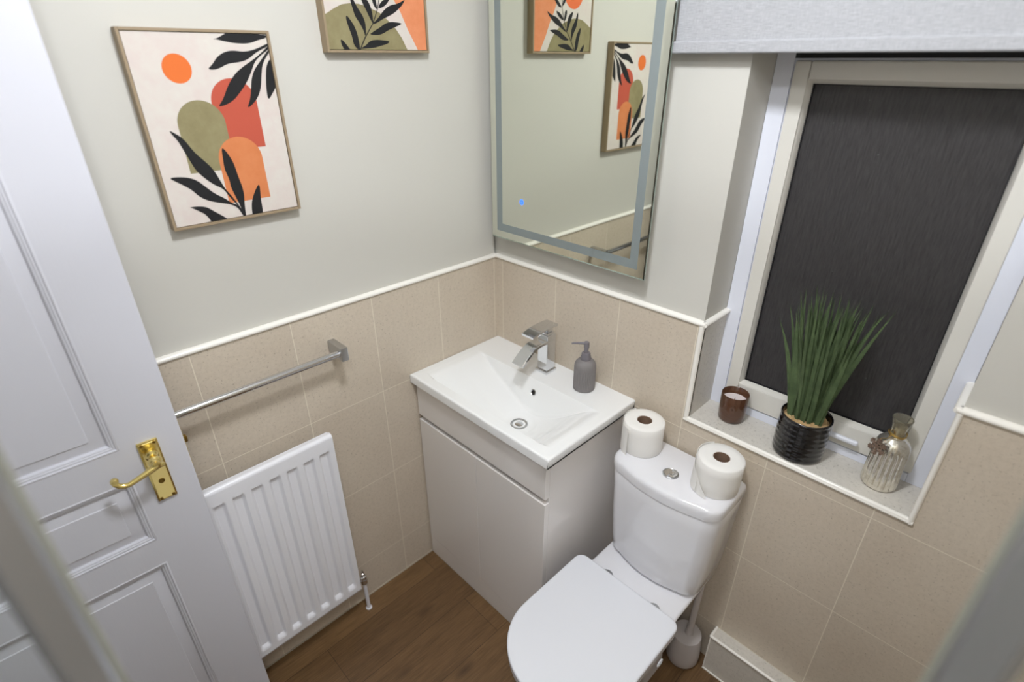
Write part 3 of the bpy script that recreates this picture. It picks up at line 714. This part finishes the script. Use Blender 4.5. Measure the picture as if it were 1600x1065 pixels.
def dee(hw, yb, yc, a, rad, z, n=7, m_=26):
    P = []
    for k in range(n+1):
        t = PI/2*k/n; P.append((SX+hw-rad+rad*math.cos(t), yb-rad+rad*math.sin(t)))
    for k in range(n+1):
        t = PI/2+PI/2*k/n; P.append((SX-hw+rad+rad*math.cos(t), yb-rad+rad*math.sin(t)))
    for k in range(m_+1):
        t = PI+PI*k/m_; P.append((SX+hw*math.cos(t), yc+a*math.sin(t)))
    return [(x, y, z) for x, y in P]
b = B()
loft(b, [dee(.1665-e, -.262-e, -.505, .160-e, .026, z) for z, e in ((.4035, .004), (.4040, .0015), (.4055, .0003), (.4140, 0), (.4175, .0006), (.4192, .002), (.4201, .004), (.4203, .008))])
obj('seat_lid', off(b, OO), M['seatplastic'], to, smooth=50)
b = B()
loft(b, [dee(.1655-e, -.265-e, -.505, .159-e, .026, z) for z, e in ((.3870, .004), (.3885, .001), (.3960, 0), (.4015, .0005), (.4028, .003))])
obj('seat', off(b, OO), M['seatplastic'], to, smooth=50)
for x in (.730, .884):
    b = B(); lathe(b, [(.0175, .3863), (.0175, .4035), (.0160, .4060), (.012, .4068)], x, -.262, 24); obj('hinge', off(b, OO), M['chromes'], to)
# pan: rear platform narrowing to a foot, bowl swelling under the seat
def pan(z, hb, hw, y0, yc, a, sh=0):
    P = [(SX+hb, y0), (SX-hb, y0)]
    ym = -.225+sh*.4
    for k in range(1, 6): P.append((SX-hb, y0+(ym-y0)*k/5))
    for k in range(1, 5):
        t = k/5; t = t*t*(3-2*t); P.append((SX-hb-(hw-hb)*t, ym+(-.30-ym)*k/5))
    m_ = 24
    for k in range(m_+1):
        t = PI+PI*k/m_; P.append((SX+hw*math.cos(t), (yc if k not in (0,) else yc)+a*math.sin(t)))
    for k in range(4, 0, -1):
        t = k/5; t = t*t*(3-2*t); P.append((SX+hb+(hw-hb)*t, ym+(-.30-ym)*k/5))
    for k in range(5, 0, -1): P.append((SX+hb, y0+(ym-y0)*k/5))
    return [(x, y, z) for x, y in P]
b = B()
loft(b, [pan(z, hb, hw, y0, yc, a) for z, hb, hw, y0, yc, a in (
    (0, .085, .098, -.125, -.40, .105), (.02, .083, .096, -.125, -.40, .103), (.10, .078, .090, -.125, -.40, .105), (.18, .082, .098, -.10, -.42, .115),
    (.25, .086, .118, -.05, -.455, .130), (.31, .098, .142, -.03, -.485, .145), (.348, .116, .153, -.022, -.50, .152), (.366, .136, .157, -.0205, -.503, .154), (.376, .1405, .158, -.020, -.505, .155), (.383, .139, .157, -.0215, -.505, .154), (.3855, .134, .152, -.026, -.505, .149))])
obj('pan', off(b, OO), M['ceramic2'], to, smooth=60)
b = B(); bmesh.ops.create_cone(b, segments=6, radius1=.001, radius2=.001, depth=.001); b.clear()
ctr = Vector((.9680, -.3640, .3790))
tube(b, [ctr+Vector((.003*math.sin(a)*0+.002, .011*math.cos(a), .0085*math.sin(a))) for a in [2*PI*k/16 for k in range(17)]], .0018, 8)
obj('seat_clip', off(b, OO), M['seatplastic'], to)

# ------------------------------------------------------------------ toilet rolls
def roll(x, y, z, rad, h, label, tail_a, seed, sheets=2, lean=(0, 0)):
    t = thing('toilet_roll', label, 'toilet roll', (x, y, z), group='toilet rolls on the cistern lid')
    t.rotation_euler = (lean[0], lean[1], 0)
    rng = random.Random(seed); N = 72
    ph = rng.random()*6
    def rr2(a, q): return q*(1+.006*math.sin(2*a+ph)+.004*math.sin(3*a+1))
    prof = [(.0205, .001), (rad-.002, .0), (rad, .003), (rad, h*.35), (rad*.998, h*.7), (rad, h-.004), (rad-.003, h-.0008), (rad-.018, h), (.0215, h-.0005), (.0205, h-.002)]
    b = B(); L = [[(rr2(2*PI*i/N, q)*math.cos(2*PI*i/N), rr2(2*PI*i/N, q)*math.sin(2*PI*i/N), z_) for i in range(N)] for q, z_ in prof]
    L.append([(.0205*math.cos(2*PI*i/N), .0205*math.sin(2*PI*i/N), .001) for i in range(N)]); loft(b, L, False, False)
    obj('tissue', b, M['paper'], t, smooth=50)
    b = B(); loft(b, [[(q*math.cos(2*PI*i/40), q*math.sin(2*PI*i/40), z_) for i in range(40)] for q, z_ in ((.0203, .0015), (.0203, h-.002), (.0190, h-.002), (.0190, .0015), (.0203, .0015))], False, False)
    box(b, -.0, .0, 0, 0, 0, 0) if False else None
    obj('cardboard_tube', b, M['card'], t)
    for s in range(sheets):
        b = B(); n = 26; rows = []
        a0 = tail_a+s*.5
        for i in range(n+1):
            q = i/n; a = a0-2.0*(1-q); lift = .0022+.0060*max(0, q-.55)/.45*(1+s*.4)+.0006*math.sin(9*q+s)
            R_ = rr2(a, rad)+lift
            zb = .001+.003*math.sin(5*q+s)*q if not s else .002; zt_ = h-.001-(0 if s else .004*q)
            if seed == 2: zb = .001; zt_ = h*(1-.92*max(0, (q-.40))/.60) if s else h*(1-.5*max(0, q-.5)/.5)
            rows.append([((R_-.0006*0)*math.cos(a), R_*math.sin(a), zb+(max(zt_, zb+.002)-zb)*k/5) for k in range(6)]+[((R_-.0007)*math.cos(a), (R_-.0007)*math.sin(a), zb+(max(zt_, zb+.002)-zb)*k/5) for k in range(5, -1, -1)])
        loft(b, rows); obj('loose_sheet', b, M['paper'], t, smooth=50)
    return t
roll(.682, -.078, LZ+.0006, .0560, .093, 'toilet roll upright at the vanity end of the cistern lid', -1.72, 1, 1)
roll(.906, -.078, LZ+.0010, .0575, .094, 'toilet roll with a slanting torn sheet at the window end of the cistern lid', -1.95, 2, 2, lean=(0, .02))

# ------------------------------------------------------------------ toilet brush
bx_, by_ = .9155, -.0560
tb = thing('toilet_brush', 'pale grey toilet brush in a round holder on the floor behind the toilet', 'toilet brush', (bx_, by_, 0))
b = B(); lathe(b, [(.040, 0), (.046, .004), (.0495, .012), (.0505, .03), (.0500, .06), (.0480, .09), (.0460, .108), (.0450, .114)], 0, 0, 40); obj('holder', b, M['brush'], tb, smooth=60)
b = B(); lathe(b, [(.0450, .1145), (.0450, .118), (.0435, .1205), (.030, .1225), (.012, .124)], 0, 0, 40); obj('lid', b, M['brush'], tb)
b = B(); tube(b, [(.006, .002, .1235), (.006, .002, .150), (.007, .004, .26), (.008, .005, .338), (.008, .005, .345)], [.014, .0098, .0092, .0090, .006], 16); obj('handle', b, M['brush'], tb)

# ------------------------------------------------------------------ things on the window sill
Zs = ZS+.0005
cn = thing('candle', 'brown glass tumbler candle with white wax at the left end of the window sill', 'candle', (.853, .0795, Zs))
b = B(); R1 = .0355
loft(b, [[(q*math.cos(2*PI*i/48), q*math.sin(2*PI*i/48), z_) for i in range(48)] for q, z_ in ((.026, .0), (.031, .001), (.0335, .006), (.0350, .03), (R1, .080), (R1-.0008, .0815), (R1-.0022, .0805), (.0325, .03), (.0305, .009), (.024, .006))])
obj('glass', b, M['candleglass'], cn, smooth=60)
b = B(); lathe(b, [(.0300, .0095), (.0318, .03), (.0328, .060), (.0322, .0608), (.0300, .0600), (.010, .0596)], 0, 0, 40); wx = obj('wax', b, M['wax'], cn)
b = B(); tube(b, [(0, 0, .0598), (.0005, 0, .0665)], .0009, 6); obj('wick', b, M['wick'], wx)

pt = thing('potted_plant', 'green grass-leaved plant in a black ribbed ceramic pot in the middle of the window sill', 'plant', (1.035, .0610, Zs), kind='thing')
b = B(); rows = []
prof = [(.048, 0), (.0545, .002), (.057, .006)]
for k in range(1, 45):
    z_ = .006+.102*k/45; q = .0585+.0004*math.sin(2*PI*k/6.2)-.0015*((z_-.05)/.05)**2; prof.append((q, z_))
prof += [(.0580, .1095), (.0575, .112), (.0555, .1135), (.0535, .112), (.0530, .104), (.0525, .093)]
loops = [[(q*(1+.004*math.sin(3*a+40*z_))*math.cos(a), q*(1+.004*math.sin(3*a+40*z_))*math.sin(a), z_) for a in [2*PI*i/56 for i in range(56)]] for q, z_ in prof]
loft(b, loops); obj('pot', b, M['pot'], pt, smooth=60)
b = B(); rng = random.Random(3)
loops = [[(q*math.cos(2*PI*i/48), q*math.sin(2*PI*i/48), z_+rng.uniform(-.0018, .0018)) for i in range(48)] for q, z_ in ((.0522, .096), (.044, .102), (.034, .104), (.026, .1055), (.018, .106), (.010, .1065), (.004, .1065))]
loft(b, loops); obj('dried_moss', b, M['moss'], pt, smooth=30)
b = B(); rng = random.Random(11)
def blade(bm, p, d, L, wd, curl, face):
    """tapering folded blade: p root, d lean (x, y), L length"""
    n = 9; rows = []
    side = Vector((math.cos(face), math.sin(face), 0)); fw = Vector((-math.sin(face), math.cos(face), 0))
    for i in range(n+1):
        t = i/n
        c = Vector((p[0], p[1], p[2]))+Vector((d[0]*t**1.25, d[1]*t**1.25, 0))*L+Vector((0, 0, L*t*(1-.10*(abs(d[0])+abs(d[1]))*t)))
        c += Vector((curl[0], curl[1], 0))*t**3*L
        ww = wd*(.62+.55*math.sin(PI*min(1, t*1.15)**.9*.95))*(1-t**4)+.0003
        rows.append([c-side*ww/2, c+fw*ww*.16, c+side*ww/2, c+fw*(ww*.16-.0005)])
    loft(bm, rows)
cl_ = [(-.026, -.014), (-.010, -.022), (.010, -.020), (.024, -.010), (-.018, .010), (.004, .006), (.022, .012)]
for k in range(165):
    c = cl_[k % len(cl_)]; px = c[0]+rng.gauss(0, .0045); py = c[1]+rng.gauss(0, .004)
    L = rng.uniform(.22, .335); lean = (px*2.2+rng.gauss(-.01, .05), rng.gauss(-.01, .05)+py*.9)
    if py+lean[1]*L > .036: lean = (lean[0], (.036-py)/L)
    blade(b, (px, py, .102), lean, L, rng.uniform(.007, .0115), (rng.gauss(.0, .03), rng.gauss(-.02, .02)), rng.uniform(-.9, .5))
for px, L, lx, cx_ in ((-.034, .32, -.04, .02), (-.030, .32, -.12, -.04), (.030, .335, .20, .02), (.028, .31, .15, .02), (-.020, .32, -.06, -.06), (0, .33, .02, -.02), (.02, .32, .20, 0)):
    blade(b, (px, -.012, .102), (lx, -.02), L, .0095, (cx_, 0), .1)
obj('foliage', b, M['leaf'], pt, smooth=25)

vs_ = thing('bud_vase', 'silvered mercury-glass bottle vase with fluted sides at the right end of the window sill', 'vase', (1.2125, .0765, Zs))
b = B(); nf_ = 18; seg = nf_*6
def fl2(q, z_, zz0, zz1):
    k = max(0, min(1, (z_-zz0)/.012))*max(0, min(1, (zz1-z_)/.02))
    return [((q*(1-.065*k*abs(math.sin(nf_*PI*i/seg))**.8*0-.11*k*(1-abs(math.sin(nf_*PI*i/seg)))**1.5))*math.cos(2*PI*i/seg), (q*(1-.11*k*(1-abs(math.sin(nf_*PI*i/seg)))**1.5))*math.sin(2*PI*i/seg), z_) for i in range(seg)]
prof = [(.030, 0), (.0345, .0015), (.0365, .006), (.0370, .015), (.0368, .03), (.0362, .05), (.0358, .07), (.0358, .09), (.0358, .102), (.0345, .112), (.0310, .121), (.0255, .128), (.0195, .133), (.0160, .1365)]
loft(b, [fl2(q, z_, .0, .118) for q, z_ in prof]); obj('body', b, M['mercury'], vs_, smooth=60)
b = B()
pr = [(.0160, .1368), (.0145, .142), (.0142, .150), (.0155, .162), (.0182, .174), (.0198, .180), (.0204, .182), (.0198, .1835), (.0180, .1825), (.0140, .165), (.0122, .150), (.0125, .1372)]
loft(b, [[(q*math.cos(2*PI*i/40), q*math.sin(2*PI*i/40), z_) for i in range(40)] for q, z_ in pr]); obj('neck', b, M['neckglass'], vs_, smooth=60)
b = B(); lathe(b, [(.0121, .139), (.0119, .150), (.0134, .162), (.0130, .1625), (.011, .140)], 0, 0, 30, cap0=False, cap1=False); obj('inner_silvering', b, M['mercury'], vs_)
# snowflake charm hanging from a gold cord round the neck
V0 = Vector((1.2125, .0765, Zs)); hd = Vector((-.42, -.90, 0)).normalized()
hc = V0+hd*.0402+Vector((0, 0, .1150))+Vector((-.006, -.002, 0))
orn = thing('snowflake_ornament', 'brown snowflake charm hanging from a gold cord on the silver bottle vase', 'ornament', tuple(hc))
ax = Vector((-hd.y, hd.x, 0)); az = Vector((0, 0, 1))*.97+hd*-.2; az.normalize(); an = ax.cross(az)
b = B()
def bar2(p, q, wd, th=.0016):
    d = (Vector(q)-Vector(p)).normalized(); nrm = Vector((-d.y, d.x)); P = [Vector(p)+nrm*wd/2, Vector(q)+nrm*wd/2, Vector(q)-nrm*wd/2, Vector(p)-nrm*wd/2]
    loft(b, [[ax*v.x+az*v.y+an*h for v in P] for h in (-th, th)])
for k in range(6):
    a = PI/6+k*PI/3; D = Vector((math.cos(a), math.sin(a)))
    bar2((0, 0), D*.0195, .0030)
    for rd_, ln in ((.0075, .0062), (.0125, .0070), (.0170, .0042)):
        for s in (-1, 1):
            E_ = Vector((math.cos(a+s*PI/3.2), math.sin(a+s*PI/3.2))); bar2(D*rd_, D*rd_+E_*ln, .0026, .0013)
obj('snowflake', b, M['ornament'], orn, smooth=0)
b = B(); cpt = []
for k in range(33):
    a = 2*PI*k/32; cpt.append(V0+Vector((.0174*math.cos(a), .0174*math.sin(a), .1415+.002*math.sin(2*a)))-hc)
tube(b, cpt, .0008, 6); tube(b, [c_2+Vector((0, 0, .003)) for c_2 in cpt], .0008, 6)
st = V0+hd*.0178+Vector((0, 0, .142))-hc
tube(b, [st, st+hd*.010+Vector((0, 0, -.006)), (hd*-.004+Vector((0, 0, .022))), az*.0185], .0007, 6)
tube(b, [st+Vector((.003, 0, .001)), st+Vector((.004, -.004, .012)), st+Vector((-.001, -.005, .019)), st+Vector((-.005, -.004, .010)), st+Vector((-.002, -.001, 0))], .0007, 6)
obj('gold_cord', b, M['gold'], orn)

# ------------------------------------------------------------------ shower enclosure the picture is taken from
se = thing('shower_enclosure', 'silver framed glass shower enclosure whose door stiles cross the lower corners', 'shower enclosure', (1.34, -1.24, 0))
EO = (1.34, -1.24, 0)
SXL, SYB = .936, -.852      # the two fixed sides
def stile(cx, cy, ang, w1=.030, dp=.020):
    """upright stile, seen face on from inside; ang = direction from the opening towards the glass"""
    d = Vector((math.cos(ang), math.sin(ang), 0)); n = Vector((-d.y, d.x, 0))
    def pr(pts, z0=.06, z1=1.93):
        return [[Vector((cx, cy, z))+d*a+n*c for a, c in pts] for z in (z0, z1)]
    return pr
for cx, cy, ang, sg in ((SXL, -1.245, -PI/2+.0, 1), (1.341, SYB, 0.0, -1)):
    pr = stile(cx, cy, ang)
    s = sg
    W_ = .024 if s > 0 else .029
    lobe = lambda a0, a1, h0, h1: [((a0+a1)/2-(a1-a0)/2*math.cos(PI*k/8), -(h0+(h1-h0)*math.sin(PI*k/8))*s) for k in range(9)]
    b = B(); loft(b, pr(lobe(-.001, W_*.44, .006, .0125)+[(W_*.47, -.0035*s), (W_*.53, -.0035*s)]+lobe(W_*.56, W_, .005, .0110)+[(W_+.001, .004*s), (W_*.8, .010*s), (.002, .010*s), (-.001, .006*s)]))
    po = obj('door_stile', off(b, EO), M['aluminium'], se, smooth=30)
    b = B(); loft(b, pr([(-.0045, -.003*s), (-.0008, -.0042*s), (-.0008, .0042*s), (-.0045, .003*s)])); obj('magnetic_seal', off(b, EO), M['seal'], po)
b = B(); box(b, SXL-.003, SXL+.003, YF+.002, -1.245-.024, .06, 1.92); obj('glass_panel', off(b, EO), M['clearglass'], se)
b = B(); box(b, 1.341+.029, XR-.008, SYB-.003, SYB+.003, .06, 1.92); obj('glass_panel', off(b, EO), M['clearglass'], se)
b = B()
arc = [(SXL, YF+.002)]+[(SXL, -1.27), (SXL, -1.20)]+[(SXL+.30-.30*math.cos(PI/2*k/12), SYB-.30+.30*math.sin(PI/2*k/12)) for k in range(1, 12)]+[(1.30, SYB), (XR-.008, SYB)]
for z_ in (.045, 1.935):
    rows = []
    for i, p in enumerate(arc):
        p = Vector(p); t = (Vector(arc[min(i+1, len(arc)-1)])-Vector(arc[max(i-1, 0)])).normalized(); n = Vector((-t.y, t.x))*.014
        rows.append([(p.x+n.x, p.y+n.y, z_), (p.x-n.x, p.y-n.y, z_), (p.x-n.x, p.y-n.y, z_+.03), (p.x+n.x, p.y+n.y, z_+.03)])
    b = B(); loft(b, rows); obj('track', off(b, EO), M['aluminium'], se)
st_ = thing('shower_tray', 'low white shower tray under the glass enclosure', 'shower tray', (1.34, -1.24, 0))
b = B(); poly = [(p[0]-.0*0, p[1]) for p in arc]+[(XR-.008, YF+.002)]
poly = [(SXL-.02, YF+.002), (SXL-.02, -1.20)]+[(SXL+.30-.32*math.cos(PI/2*k/12), SYB-.30+.32*math.sin(PI/2*k/12)) for k in range(1, 12)]+[(1.30, SYB+.02), (XR-.008, SYB+.02), (XR-.008, YF+.002)]
prism(b, poly, .001, .044); obj('tray', off(b, EO), M['ceramic2'], st_)

# ------------------------------------------------------------------ ceiling lamps
for (x, y), d, p in LIGHTS:
    t = thing('ceiling_light', 'round opal dome ceiling light over the %s' % ('middle of the room' if x < 1 else 'shower'), 'ceiling light', (x, y, CEIL))
    rad = d/2
    b = B(); loft(b, [[(q*math.cos(2*PI*i/40), q*math.sin(2*PI*i/40), z_) for i in range(40)] for q, z_ in ((rad+.012, 0), (rad+.012, -.010), (rad+.008, -.014), (rad+.001, -.014), (rad+.001, -.004), (rad, 0))], False, False)
    obj('ring', b, M['lampring'], t)
    area = 2*PI*rad*rad; gm = mat('lit opal dome', (1, 1, 1, 1), .5, emit=(*LAMP_COL, 1), es=p/(PI*area))
    b = B(); lathe(b, [(rad*math.cos(a), -.006-rad*.9*math.sin(a)) for a in [PI/2*k/12 for k in range(12)]]+[(.001, -.006-rad*.9)], 0, 0, 40, cap0=False); obj('diffuser', b, gm, t, smooth=60)
